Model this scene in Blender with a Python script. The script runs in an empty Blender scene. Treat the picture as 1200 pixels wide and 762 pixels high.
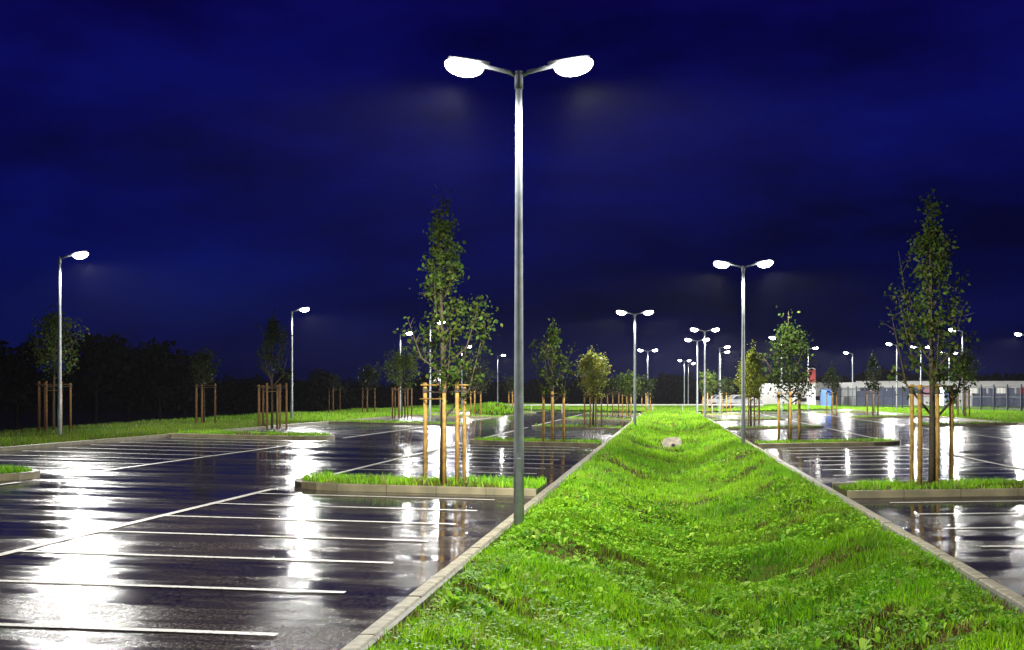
import bpy, math, random
import numpy as np
from mathutils import Vector, Matrix

R = math.radians
SC = bpy.context.scene
COL = SC.collection
rng = np.random.default_rng(7)
random.seed(7)

# ------------------------------------------------------------------ camera
FPX, W0, H0, VPX, HY = 1780.0, 1200.0, 762.0, 780.0, 462.0
TH = math.atan((VPX - W0/2)/FPX)
CH = 1.8
cam_d = bpy.data.cameras.new('camera')
cam = bpy.data.objects.new('camera', cam_d); COL.objects.link(cam)
cam.location = (0, 0, CH)
cam.rotation_euler = (R(90), 0, TH)
cam_d.sensor_width = 36.0
cam_d.lens = FPX/W0*36.0
cam_d.shift_y = (HY - H0/2)/W0
cam_d.clip_start = 0.1
cam_d.clip_end = 5000
SC.camera = cam

# ------------------------------------------------------------------ exposure, light
SC.view_settings.view_transform = 'Standard'
SC.view_settings.look = 'None'
SC.view_settings.gamma = 1.0
SC.view_settings.exposure = 0.4
SC.view_settings.use_curve_mapping = False
SC.cycles.max_bounces = 6
SC.cycles.sample_clamp_indirect = 6.0
LAMP_W = 2600.0          # watts of one lamp head
SKY_GAIN = 0.9

world = bpy.data.worlds.new('World'); SC.world = world
world.use_nodes = True
wn, wl = world.node_tree.nodes, world.node_tree.links
wn.clear()
def wnode(t, **k):
    n = wn.new(t)
    for a, b in k.items(): setattr(n, a, b)
    return n
wo = wnode('ShaderNodeOutputWorld'); bg = wnode('ShaderNodeBackground')
tc = wnode('ShaderNodeTexCoord'); sep = wnode('ShaderNodeSeparateXYZ')
wl.new(tc.outputs['Generated'], sep.inputs[0])
el = wnode('ShaderNodeValToRGB')                     # blue of the late dusk by height
e = el.color_ramp.elements
e[0].position = 0.0; e[0].color = (0.0006, 0.0024, 0.040, 1)
e[1].position = 1.0; e[1].color = (0.0012, 0.0012, 0.022, 1)
x = e.new(0.06); x.color = (0.0010, 0.0034, 0.062, 1)
x = e.new(0.13); x.color = (0.0012, 0.0034, 0.105, 1)
x = e.new(0.28); x.color = (0.0030, 0.0026, 0.080, 1)
wl.new(sep.outputs['Z'], el.inputs[0])
mp = wnode('ShaderNodeMapping'); mp.inputs['Scale'].default_value = (1.5, 1.5, 4.5)
mp.inputs['Rotation'].default_value = (0.06, 0.05, 0)
mp.inputs['Location'].default_value = (1.0, 7.0, 3.0)
wl.new(tc.outputs['Generated'], mp.inputs[0])
cn = wnode('ShaderNodeTexNoise'); cn.inputs['Scale'].default_value = 1.9; cn.inputs['Detail'].default_value = 7; cn.inputs['Roughness'].default_value = 0.58
wl.new(mp.outputs[0], cn.inputs[0])
cr = wnode('ShaderNodeValToRGB')
e = cr.color_ramp.elements
e[0].position = 0.36; e[0].color = (0.20, 0.20, 0.22, 1)
e[1].position = 0.66; e[1].color = (1.15, 1.15, 1.1, 1)
x = e.new(0.5); x.color = (0.75, 0.5, 0.62, 1)
wl.new(cn.outputs['Fac'], cr.inputs[0])
mx = wnode('ShaderNodeMix', data_type='RGBA', blend_type='MULTIPLY'); mx.inputs[0].default_value = 1
wl.new(el.outputs[0], mx.inputs[6]); wl.new(cr.outputs[0], mx.inputs[7])
wl.new(mx.outputs[2], bg.inputs[0]); bg.inputs[1].default_value = SKY_GAIN
wl.new(bg.outputs[0], wo.inputs[0])

# ------------------------------------------------------------------ helpers: placing
CT, ST = math.cos(TH), math.sin(TH)
def P(px, d):                       # a point on the ground: column in the photograph and distance
    u = (px - W0/2)/FPX*d
    return (u*CT - d*ST, d*CT + u*ST)

KL, KR = -2.14, 3.0                 # kerb edges of the median
def G(x, y):                        # level of the paved ground (both lots fall towards the median)
    return 0.02*min(max(KL - x, 0, x - KR), 16.0) if abs(x) < 1e6 else 0

# ------------------------------------------------------------------ helpers: value noise
def _h(ix, iy, s):
    n = (ix.astype(np.int64)*374761393 + iy.astype(np.int64)*668265263 + s*974634777) & 0xffffffff
    n = ((n ^ (n >> 13))*1274126177) & 0xffffffff
    n = n ^ (n >> 16)
    return (n & 0xffff)/65535.0
def vnoise(x, y, s=0):
    x = np.asarray(x, float); y = np.asarray(y, float)
    ix, iy = np.floor(x), np.floor(y); fx, fy = x-ix, y-iy
    fx = fx*fx*(3-2*fx); fy = fy*fy*(3-2*fy)
    a = _h(ix, iy, s); b = _h(ix+1, iy, s); c = _h(ix, iy+1, s); d = _h(ix+1, iy+1, s)
    return (a*(1-fx)+b*fx)*(1-fy) + (c*(1-fx)+d*fx)*fy
def fbm(x, y, s=0, o=3):
    v = 0; a = 0.5; t = 0
    for k in range(o):
        v = v + a*vnoise(np.asarray(x)*2**k, np.asarray(y)*2**k, s+k); t += a; a *= 0.5
    return v/t

def sw(x, y):                       # level of the grassed median: a swale between the kerbs
    x = np.asarray(x, float); y = np.asarray(y, float)
    t = np.clip((x - KL)/(KR - KL), 0, 1)
    c = 0.50 + 0.06*np.sin(y*0.11)
    w = np.clip(1 - np.abs(t - c)/0.44, 0, 1); prof = w*w*(3-2*w)
    depth = 0.52 - 0.50*np.exp(-((y-66.5)/4.0)**2) - 0.45*np.clip((y-72)/25, 0, 1)
    depth = depth - 0.25*np.exp(-((y-24)/7.0)**2)*0.4
    edge = np.clip(np.minimum(t, 1-t)*12, 0, 1)
    hump = 0.10*np.exp(-((t-0.86)/0.09)**2) + 0.06*np.exp(-((t-0.12)/0.08)**2)
    far = 0.20*np.clip((y-72)/30, 0, 1)*np.exp(-((t-0.45)/0.3)**2)
    n = (fbm(x*0.9, y*0.6, 3) - 0.5)*0.34 + (fbm(x*3.1, y*2.6, 9) - 0.5)*0.15
    return -depth*prof + edge*(hump + far + n) + 0.0

# ------------------------------------------------------------------ helpers: materials
def mat(name, color=(0.5,0.5,0.5), rough=0.6, metal=0.0, var=0.0, vscale=5.0, bump=0.0, bscale=40.0, spec=0.5, col2=None):
    m = bpy.data.materials.new(name); m.use_nodes = True
    nt = m.node_tree; b = nt.nodes['Principled BSDF']
    b.inputs['Base Color'].default_value = (*color, 1); b.inputs['Roughness'].default_value = rough
    b.inputs['Metallic'].default_value = metal; b.inputs['Specular IOR Level'].default_value = spec
    t = nt.nodes.new('ShaderNodeTexCoord')
    if var or col2:
        n = nt.nodes.new('ShaderNodeTexNoise'); n.inputs['Scale'].default_value = vscale; n.inputs['Detail'].default_value = 6
        nt.links.new(t.outputs['Object'], n.inputs[0])
        r = nt.nodes.new('ShaderNodeValToRGB')
        c2 = col2 or tuple(c*(1-var) for c in color)
        r.color_ramp.elements[0].position = 0.35; r.color_ramp.elements[0].color = (*c2, 1)
        r.color_ramp.elements[1].position = 0.65; r.color_ramp.elements[1].color = (*color, 1)
        nt.links.new(n.outputs['Fac'], r.inputs[0]); nt.links.new(r.outputs[0], b.inputs['Base Color'])
    if bump:
        n = nt.nodes.new('ShaderNodeTexNoise'); n.inputs['Scale'].default_value = bscale; n.inputs['Detail'].default_value = 4
        nt.links.new(t.outputs['Object'], n.inputs[0])
        bp = nt.nodes.new('ShaderNodeBump'); bp.inputs['Strength'].default_value = bump; bp.inputs['Distance'].default_value = 0.01
        nt.links.new(n.outputs['Fac'], bp.inputs['Height']); nt.links.new(bp.outputs[0], b.inputs['Normal'])
    return m

def emit_mat(name, color, strength):
    m = bpy.data.materials.new(name); m.use_nodes = True
    b = m.node_tree.nodes['Principled BSDF']
    b.inputs['Base Color'].default_value = (0.8, 0.8, 0.8, 1)
    b.inputs['Emission Color'].default_value = (*color, 1); b.inputs['Emission Strength'].default_value = strength
    return m

def asphalt_mat():
    m = bpy.data.materials.new('wet_asphalt'); m.use_nodes = True
    nt = m.node_tree; N = nt.nodes; L = nt.links; b = N['Principled BSDF']
    geo = N.new('ShaderNodeNewGeometry')
    def noise(scale, sc=(1,1,1), detail=4, rough=0.5, loc=(0,0,0)):
        mpn = N.new('ShaderNodeMapping'); mpn.inputs['Scale'].default_value = sc; mpn.inputs['Location'].default_value = loc
        L.new(geo.outputs['Position'], mpn.inputs[0])
        n = N.new('ShaderNodeTexNoise'); n.inputs['Scale'].default_value = scale; n.inputs['Detail'].default_value = detail
        n.inputs['Roughness'].default_value = rough
        L.new(mpn.outputs[0], n.inputs[0]); return n.outputs['Fac']
    def ramp(src, p0, c0, p1, c1):
        r = N.new('ShaderNodeValToRGB'); e = r.color_ramp.elements
        e[0].position = p0; e[0].color = (*c0, 1); e[1].position = p1; e[1].color = (*c1, 1)
        L.new(src, r.inputs[0]); return r.outputs[0]
    def mth(op, a, c):
        k = N.new('ShaderNodeMath'); k.operation = op
        for i, v in enumerate((a, c)):
            if isinstance(v, (int, float)): k.inputs[i].default_value = v
            else: L.new(v, k.inputs[i])
        return k.outputs[0]
    patch = noise(0.42, (0.55, 1.0, 1), 5, 0.55, (4.0, 2.0, 0))      # where water stands
    band = noise(1.0, (0.10, 1.25, 1), 3, 0.5, (1.0, 0.4, 0))        # paver passes, across the bays
    fine = noise(2.4, (0.35, 1.5, 1), 6, 0.62)
    s = mth('ADD', mth('MULTIPLY', patch, 0.34), mth('ADD', mth('MULTIPLY', band, 0.34), mth('MULTIPLY', fine, 0.32)))
    dry = ramp(s, 0.45, (0, 0, 0), 0.56, (1, 1, 1))                   # 0 standing water, 1 damp stone
    grain = ramp(noise(38.0, (1, 0.45, 1), 4, 0.8), 0.42, (0, 0, 0), 0.62, (1, 1, 1))
    agg = N.new('ShaderNodeTexVoronoi'); agg.inputs['Scale'].default_value = 70.0
    L.new(geo.outputs['Position'], agg.inputs['Vector'])
    base = N.new('ShaderNodeMix'); base.data_type = 'RGBA'; L.new(grain, base.inputs[0])
    base.inputs[6].default_value = (0.010, 0.008, 0.0075, 1); base.inputs[7].default_value = (0.085, 0.072, 0.066, 1)
    b2 = N.new('ShaderNodeMix'); b2.data_type = 'RGBA'; b2.blend_type = 'MULTIPLY'; b2.inputs[0].default_value = 1
    L.new(base.outputs[2], b2.inputs[6])
    L.new(ramp(s, 0.40, (0.45, 0.45, 0.48), 0.60, (1.0, 0.95, 0.9)), b2.inputs[7])
    L.new(b2.outputs[2], b.inputs['Base Color'])
    b.inputs['Specular IOR Level'].default_value = 0.5; b.inputs['IOR'].default_value = 1.07
    rr = mth('ADD', 0.07, mth('MULTIPLY', dry, 0.13))
    rr = mth('ADD', rr, mth('MULTIPLY', grain, mth('MULTIPLY', dry, 0.08)))
    L.new(rr, b.inputs['Roughness'])
    # water film on top
    b.inputs['Coat IOR'].default_value = 1.25
    L.new(mth('SUBTRACT', 0.42, mth('MULTIPLY', dry, 0.40)), b.inputs['Coat Weight'])
    L.new(mth('ADD', 0.03, mth('MULTIPLY', grain, 0.05)), b.inputs['Coat Roughness'])
    hgt = mth('ADD', mth('MULTIPLY', agg.outputs['Distance'], mth('ADD', 0.10, dry)), mth('MULTIPLY', fine, 0.8))
    bp = N.new('ShaderNodeBump'); bp.inputs['Strength'].default_value = 0.28; bp.inputs['Distance'].default_value = 0.008
    L.new(hgt, bp.inputs['Height']); L.new(bp.outputs[0], b.inputs['Normal'])
    rip = noise(6.0, (0.6, 1.0, 1), 3, 0.5)
    bc = N.new('ShaderNodeBump'); bc.inputs['Strength'].default_value = 0.15; bc.inputs['Distance'].default_value = 0.008
    L.new(mth('ADD', rip, mth('MULTIPLY', grain, mth('MULTIPLY', dry, 0.05))), bc.inputs['Height']); L.new(bc.outputs[0], b.inputs['Coat Normal'])
    return m

def paint_mat():
    m = mat('road_paint', (0.78, 0.77, 0.70), 0.5, 0, 0, 1, 0.3, 60, 0.3)
    nt = m.node_tree; N = nt.nodes; L = nt.links; b = N['Principled BSDF']
    geo = N.new('ShaderNodeNewGeometry'); n = N.new('ShaderNodeTexNoise'); n.inputs['Scale'].default_value = 22; n.inputs['Detail'].default_value = 6
    L.new(geo.outputs['Position'], n.inputs[0])
    r = N.new('ShaderNodeValToRGB'); e = r.color_ramp.elements
    e[0].position = 0.30; e[0].color = (0.10, 0.095, 0.09, 1); e[1].position = 0.48; e[1].color = (0.62, 0.60, 0.54, 1)
    L.new(n.outputs['Fac'], r.inputs[0]); L.new(r.outputs[0], b.inputs['Base Color'])
    return m

def blade_mat(name, rough=0.45, trans=0.35, spec=0.3):
    m = bpy.data.materials.new(name); m.use_nodes = True
    nt = m.node_tree; N = nt.nodes; L = nt.links; b = N['Principled BSDF']
    at = N.new('ShaderNodeAttribute'); at.attribute_name = 'col'
    L.new(at.outputs['Color'], b.inputs['Base Color'])
    b.inputs['Roughness'].default_value = rough; b.inputs['Specular IOR Level'].default_value = spec
    tr = N.new('ShaderNodeBsdfTranslucent'); L.new(at.outputs['Color'], tr.inputs[0])
    ms = N.new('ShaderNodeMixShader'); ms.inputs[0].default_value = trans
    L.new(b.outputs[0], ms.inputs[1]); L.new(tr.outputs[0], ms.inputs[2])
    L.new(ms.outputs[0], N['Material Output'].inputs[0])
    return m

M = {}
M['asphalt'] = asphalt_mat()
M['paint'] = paint_mat()
M['soil'] = mat('turf_soil', (0.035, 0.080, 0.006), 0.95, 0, 0, 2.2, 0.6, 30, 0.05, (0.065, 0.040, 0.014))
M['field'] = mat('field_soil', (0.010, 0.014, 0.006), 0.95, 0, 0, 0.2, 0, 30, 0.1, (0.006, 0.008, 0.004))
M['kerb'] = mat('kerb_concrete', (0.30, 0.275, 0.20), 0.8, 0, 0, 6, 0.5, 60, 0.15, (0.15, 0.135, 0.09))
M['kerb2'] = mat('island_kerb_concrete', (0.21, 0.18, 0.10), 0.55, 0, 0, 3, 0.35, 90, 0.35, (0.13, 0.115, 0.065))
M['backing'] = mat('kerb_backing', (0.16, 0.15, 0.12), 0.8, 0, 0, 9, 0.5, 60, 0.3, (0.09, 0.09, 0.06))
M['joint'] = mat('joint_mortar', (0.035, 0.032, 0.028), 0.8)
M['pole'] = mat('galvanised_steel', (0.46, 0.49, 0.51), 0.55, 0.1, 0, 7, 0.15, 60, 0.3, (0.33, 0.355, 0.38))
M['housing'] = mat('lamp_housing', (0.30, 0.31, 0.32), 0.4, 0.2)
M['lens'] = emit_mat('lamp_lens', (1.0, 0.99, 0.94), 30)
_n, _l = M['lens'].node_tree.nodes, M['lens'].node_tree.links        # the LEDs sit in the middle of the glass, its rim is dimmer
_t = _n.new('ShaderNodeTexCoord'); _m = _n.new('ShaderNodeMapping'); _m.inputs['Scale'].default_value = (3.5, 3.5, 4.6); _l.new(_t.outputs['Object'], _m.inputs[0])
_v = _n.new('ShaderNodeVectorMath'); _v.operation = 'LENGTH'; _l.new(_m.outputs[0], _v.inputs[0])
_r = _n.new('ShaderNodeMapRange'); _r.inputs[1].default_value = 1.02; _r.inputs[2].default_value = 0.70; _r.inputs[3].default_value = 0.35; _r.inputs[4].default_value = 26
_l.new(_v.outputs['Value'], _r.inputs[0]); _l.new(_r.outputs[0], _n['Principled BSDF'].inputs['Emission Strength'])
M['stake'] = mat('round_timber', (0.36, 0.215, 0.050), 0.7, 0, 0, 9, 0.6, 35, 0.2, (0.19, 0.105, 0.025))
M['bark'] = mat('bark', (0.07, 0.055, 0.032), 0.9, 0, 0, 14, 0.8, 40, 0.1, (0.04, 0.032, 0.02))
M['tie'] = mat('tree_tie', (0.05, 0.035, 0.02), 0.8)
M['blade'] = blade_mat('grass_blade')
M['broad'] = blade_mat('broad_leaf', 0.65, 0.35, 0.15)
M['leaf'] = blade_mat('tree_leaf', 0.6, 0.35, 0.12)
M['white'] = mat('white_render', (0.85, 0.84, 0.82), 0.7, 0, 0, 0.5, 0, 30, 0.3, (0.72, 0.71, 0.70))
M['wall_blue'] = mat('blue_grey_cladding', (0.06, 0.075, 0.16), 0.5, 0, 0.3, 1.5)
M['dark'] = mat('dark_glass', (0.012, 0.014, 0.03), 0.15)
M['glass'] = mat('window_glass', (0.10, 0.12, 0.20), 0.12)
M['fence'] = mat('fence_steel', (0.016, 0.022, 0.04), 0.45, 0.3)
M['red'] = mat('red_panel', (0.45, 0.02, 0.02), 0.5)
M['blue'] = mat('blue_panel', (0.06, 0.17, 0.62), 0.45)
M['pink'] = mat('pink_panel', (0.75, 0.35, 0.45), 0.5)
M['door'] = emit_mat('lit_doorway', (0.80, 0.92, 1.0), 4)
M['warm'] = emit_mat('lit_window', (1.0, 0.93, 0.75), 0.5)
M['rail'] = mat('rail_steel', (0.45, 0.45, 0.42), 0.4, 0.5)
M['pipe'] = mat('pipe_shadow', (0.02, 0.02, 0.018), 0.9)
M['stone'] = mat('pale_concrete', (0.42, 0.36, 0.29), 0.8, 0, 0, 7, 0.6, 30, 0.2, (0.24, 0.21, 0.16))
M['carpaint'] = mat('pale_car_paint', (0.18, 0.18, 0.19), 0.25, 0.2)
M['tyre'] = mat('tyre_rubber', (0.02, 0.02, 0.02), 0.8)

# ------------------------------------------------------------------ helpers: meshes and objects
class MB:
    def __init__(s): s.v = []; s.f = []
    def add(s, vs, fs):
        o = len(s.v); s.v += [tuple(p) for p in vs]; s.f += [tuple(i+o for i in f) for f in fs]; return s
    def box(s, x0, x1, y0, y1, z0, z1, mtx=None):
        vs = [Vector(p) for p in ((x0,y0,z0),(x1,y0,z0),(x1,y1,z0),(x0,y1,z0),(x0,y0,z1),(x1,y0,z1),(x1,y1,z1),(x0,y1,z1))]
        if mtx is not None: vs = [mtx @ p for p in vs]
        return s.add(vs, [(0,3,2,1),(4,5,6,7),(0,1,5,4),(1,2,6,5),(2,3,7,6),(3,0,4,7)])
    def tube(s, pts, rad, n=8, caps=True):
        pts = [Vector(p) for p in pts]
        if not hasattr(rad, '__len__'): rad = [rad]*len(pts)
        vs = []; fs = []
        for i, p in enumerate(pts):
            t = (pts[min(i+1, len(pts)-1)] - pts[max(i-1, 0)]).normalized()
            a = Vector((1,0,0)) if abs(t.x) < 0.9 else Vector((0,1,0))
            u = t.cross(a).normalized(); w = t.cross(u)
            for k in range(n):
                an = 2*math.pi*k/n
                vs.append(p + (u*math.cos(an) + w*math.sin(an))*rad[i])
        for i in range(len(pts)-1):
            for k in range(n):
                fs.append((i*n+k, i*n+(k+1)%n, (i+1)*n+(k+1)%n, (i+1)*n+k))
        if caps:
            fs.append(tuple(range(n-1, -1, -1))); fs.append(tuple(range((len(pts)-1)*n, len(pts)*n)))
        return s.add(vs, fs)
    def mesh(s, name):
        me = bpy.data.meshes.new(name); me.from_pydata(s.v, [], s.f); me.update(); return me
    def build(s, name, m, parent=None, smooth=False, bevel=0):
        me = s.mesh(name); me.materials.append(m)
        if smooth: me.polygons.foreach_set('use_smooth', [True]*len(me.polygons))
        o = bpy.data.objects.new(name, me); COL.objects.link(o)
        if parent is not None: o.parent = parent
        if bevel:
            b = o.modifiers.new('bevel', 'BEVEL'); b.width = bevel; b.segments = 2; b.limit_method = 'ANGLE'
        return o

def tri_mesh(name, V, F, C, m, parent=None):       # big meshes from numpy arrays: V (n,3), F (m,3), C (n,3)
    me = bpy.data.meshes.new(name)
    me.vertices.add(len(V)); me.vertices.foreach_set('co', V.astype(np.float32).ravel())
    me.loops.add(F.size); me.loops.foreach_set('vertex_index', F.astype(np.int32).ravel())
    me.polygons.add(len(F)); me.polygons.foreach_set('loop_start', np.arange(0, F.size, 3, dtype=np.int32))
    me.update(calc_edges=True)
    if C is not None:
        a = me.color_attributes.new('col', 'FLOAT_COLOR', 'POINT')
        a.data.foreach_set('color', np.hstack([C, np.ones((len(C), 1))]).astype(np.float32).ravel())
    me.materials.append(m)
    o = bpy.data.objects.new(name, me); COL.objects.link(o)
    if parent is not None: o.parent = parent
    return o

def thing(name, loc, label, cat, group=None, rz=0):
    o = bpy.data.objects.new(name, None); COL.objects.link(o)
    o.location = loc; o.rotation_euler = (0, 0, rz); o.empty_display_size = 0.2
    o['label'] = label; o['category'] = cat
    if group: o['group'] = group
    return o
def tag(o, label, cat=None, group=None, kind=None):
    if label: o['label'] = label
    if cat: o['category'] = cat
    if group: o['group'] = group
    if kind: o['kind'] = kind
    return o
def struct(o, label, cat): return tag(o, label, cat, None, 'structure')
def copy_tree(o, parent=None):
    c = o.copy(); COL.objects.link(c)
    if parent is not None: c.parent = parent
    for ch in list(o.children): copy_tree(ch, c)
    return c

def grid(name, xs, ys, zf, m, parent=None, smooth=True):
    X, Y = np.meshgrid(xs, ys); Z = zf(X, Y)
    V = np.stack([X.ravel(), Y.ravel(), Z.ravel()], 1); nx = len(xs); ny = len(ys)
    i = (np.arange(ny-1)[:, None]*nx + np.arange(nx-1)[None, :]).ravel()
    F = np.concatenate([np.stack([i, i+1, i+nx+1], 1), np.stack([i, i+nx+1, i+nx], 1)])
    o = tri_mesh(name, V, F, None, m, parent)
    if smooth: o.data.polygons.foreach_set('use_smooth', [True]*len(F))
    return o

# ------------------------------------------------------------------ ground, lots, median
YN, YF = -16.0, 152.0
XL, XR = -17.3, 17.3
def gfield(X, Y):
    # level shelf around the lots, falling away to the fields on the left and beyond the end
    d = np.maximum(np.maximum(-26.5 - X, Y - 210), 0)
    n = (fbm(X*0.05, Y*0.05, 21) - 0.5)*0.5*np.clip(d/10, 0, 1)
    return -0.75 - 1.3*np.clip(d/10, 0, 1) + n
struct(grid('ground', np.concatenate([[-3000,-900,-300],np.linspace(-120,160,60),[300,900,3000]]),
     np.concatenate([[-600,-200],np.linspace(-40,330,60),[600,1200,4000]]), gfield, M['field']), 'dark open field around and beyond the car park', 'ground')

def lot(name, x0, x1, label):
    s = 1 if x0 > 0 else -1
    xs = np.linspace(x0, x1, 12); ys = np.linspace(YN, YF, 70)
    und = lambda X, Y: np.where((np.abs(X-x0) < .01) | (np.abs(X-x1) < .01), 0, (fbm(X*0.35, Y*0.22, 31)-0.5)*0.012)
    return struct(grid(name, xs, ys, lambda X, Y: 0.02*np.minimum(np.maximum(np.maximum(KL-X, X-KR), 0), 16) + und(X, Y), M['asphalt']), label, 'car park')
lot_l = lot('asphalt', XL, KL - 0.13, 'wet dark asphalt car park left of the grass median')
lot_r = lot('asphalt', KR + 0.13, XR, 'wet dark asphalt car park right of the grass median')
med = struct(grid('median_bank', np.linspace(KL, KR, 60), np.linspace(YN, YF, 900), lambda X, Y: sw(X, Y) - 0.04, M['soil']),
       'turfed drainage swale between the two parking lots', 'ground')

def vz_l(X, Y):                          # verge left of the left lot
    t = np.clip((-26.0 - X)/7.0, 0, 1)
    return 0.36 + 0.05*np.sin(Y*0.21)*np.clip((XL-X)/1.5, 0, 1) + (fbm(X*0.8, Y*0.5, 5)-0.5)*0.14*np.clip((XL-X)/0.8, 0, 1) - 2.3*t*t*(3-2*t)
struct(grid('verge', np.linspace(-34, XL - 0.13, 30), np.linspace(YN, 215, 150), vz_l, M['soil']), 'grass verge behind the left row of parking bays', 'ground')
def vz_r(X, Y):
    return 0.30 + (fbm(X*0.5, Y*0.5, 6)-0.5)*0.12*np.clip((X-XR)/0.8, 0, 1)
struct(grid('verge', np.linspace(XR + 0.13, 75, 50), np.linspace(YN, 215, 130), vz_r, M['soil']), 'grass verge behind the right row of parking bays', 'ground')
def vz_e(X, Y):
    return 0.10 + 0.25*np.clip((np.abs(X)-4)/14, 0, 1) + (fbm(X*0.5, Y*0.5, 8)-0.5)*0.2*np.clip((Y-YF)/2, 0, 1)
struct(grid('verge', np.linspace(XL-0.13, XR+0.13, 30), np.linspace(YF + 0.02, 215, 40), vz_e, M['soil']), 'grass beyond the far end of the car park', 'ground')

# kerb stones along the median: 2.13 m long, 13 cm wide
def kerb(x_in, side, label, ys):
    # x_in: grass-side edge, side -1: stone lies to its left
    root = bpy.data.objects.new('median_kerb', None); COL.objects.link(root); root.location = (x_in, 0, 0)
    tag(root, label, 'kerb', None, 'structure')
    Lk = 2.13
    mb = MB(); c = 0.012; h = 0.022; w = 0.13
    prof = [(0, -0.12), (0, h-c), (c, h), (w-c, h), (w, h-c), (w, -0.12)]
    vs = [(side*a, 0.022, z) for a, z in prof] + [(side*a, Lk-0.022, z) for a, z in prof]
    n = len(prof)
    fs = [(i, i+1, n+i+1, n+i) for i in range(n-1)] + [tuple(range(n)), tuple(range(2*n-1, n-1, -1))]
    mb.add(vs, fs); me = mb.mesh('kerb_stone'); me.materials.append(M['kerb'])
    y = ys
    k = 0
    while y < 92:
        o = bpy.data.objects.new('kerb_stone', me); COL.objects.link(o); o.parent = root
        o.location = (random.uniform(-.003, .003), y, random.uniform(-.004, .004)); o.rotation_euler = (0, random.uniform(-.01,.01), random.uniform(-.0012, .0012))
        y += Lk; k += 1
    rest = MB()
    while y < YF - 1:
        rest.add([(a, b + y, z) for a, b, z in vs], fs); y += Lk
    r = rest.build('far_kerb_stones', M['kerb'], root); r['kind'] = 'stuff'
    b = MB().box(min(-side*0.05, side*0.004), max(-side*0.05, side*0.004), YN, YF, -0.3, 0.004).build('kerb_backing', M['backing'], root)
    b2 = MB().box(min(side*0.006, side*0.124), max(side*0.006, side*0.124), YN, YF, -0.3, -0.035).build('joint_bed', M['joint'], root)
kerb(KL, -1, 'pale concrete kerb along the left edge of the grass median', 11.2 - 2.13*6 - 0.1)
kerb(KR, 1, 'pale concrete kerb along the right edge of the grass median', 12.9 - 2.13*7)

# painted lines
def line(parent, x0, y0, x1, y1, w=0.12):
    n = max(2, int(math.hypot(x1-x0, y1-y0)/1.5)); dx, dy = x1-x0, y1-y0; L_ = math.hypot(dx, dy)
    ox, oy = -dy/L_*w/2, dx/L_*w/2
    vs = []; fs = []
    for i in range(n+1):
        t = i/n; x = x0+dx*t; y = y0+dy*t; z = G(x, y) + 0.010
        vs += [(x-ox, y-oy, z), (x+ox, y+oy, z)]
    for i in range(n): fs.append((2*i, 2*i+1, 2*i+3, 2*i+2) if True else ())
    fs = [f if (vs[f[1]][0]-vs[f[0]][0])*(vs[f[2]][1]-vs[f[0]][1]) - (vs[f[1]][1]-vs[f[0]][1])*(vs[f[2]][0]-vs[f[0]][0]) > 0 else f[::-1] for f in fs]
    return MB().add(vs, fs).build('parking_line', M['paint'], parent)
PER = 25.2
IY = [26.7 + PER*n for n in range(-1, 5)]          # island fronts; each 2.5 m deep
AL_L, AL_R = KL - 4.85, KR + 5.0                    # aisle lines
FAR_L, FAR_R = -11.7, 12.2
for n in range(-1, 6):
    for k in range(9):
        y = 25.4 + PER*n - 2.4*k
        if y < 4 or y > YF - 3: continue
        line(lot_l, AL_L, y, KL - 0.72, y, 0.125)
        line(lot_r, KR + 0.66, y, AL_R, y, 0.125)
        line(lot_l, XL + 0.4, y, FAR_L, y, 0.125)
        line(lot_r, FAR_R, y, XR - 0.4, y, 0.125)
for par, xx in ((lot_l, AL_L), (lot_r, AL_R), (lot_l, FAR_L), (lot_r, FAR_R)):
    ys_ = 4.0
    for f in IY[1:] + [YF]:
        line(par, xx, ys_, xx, f - 0.1, 0.13); ys_ = f + 2.6

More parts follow.
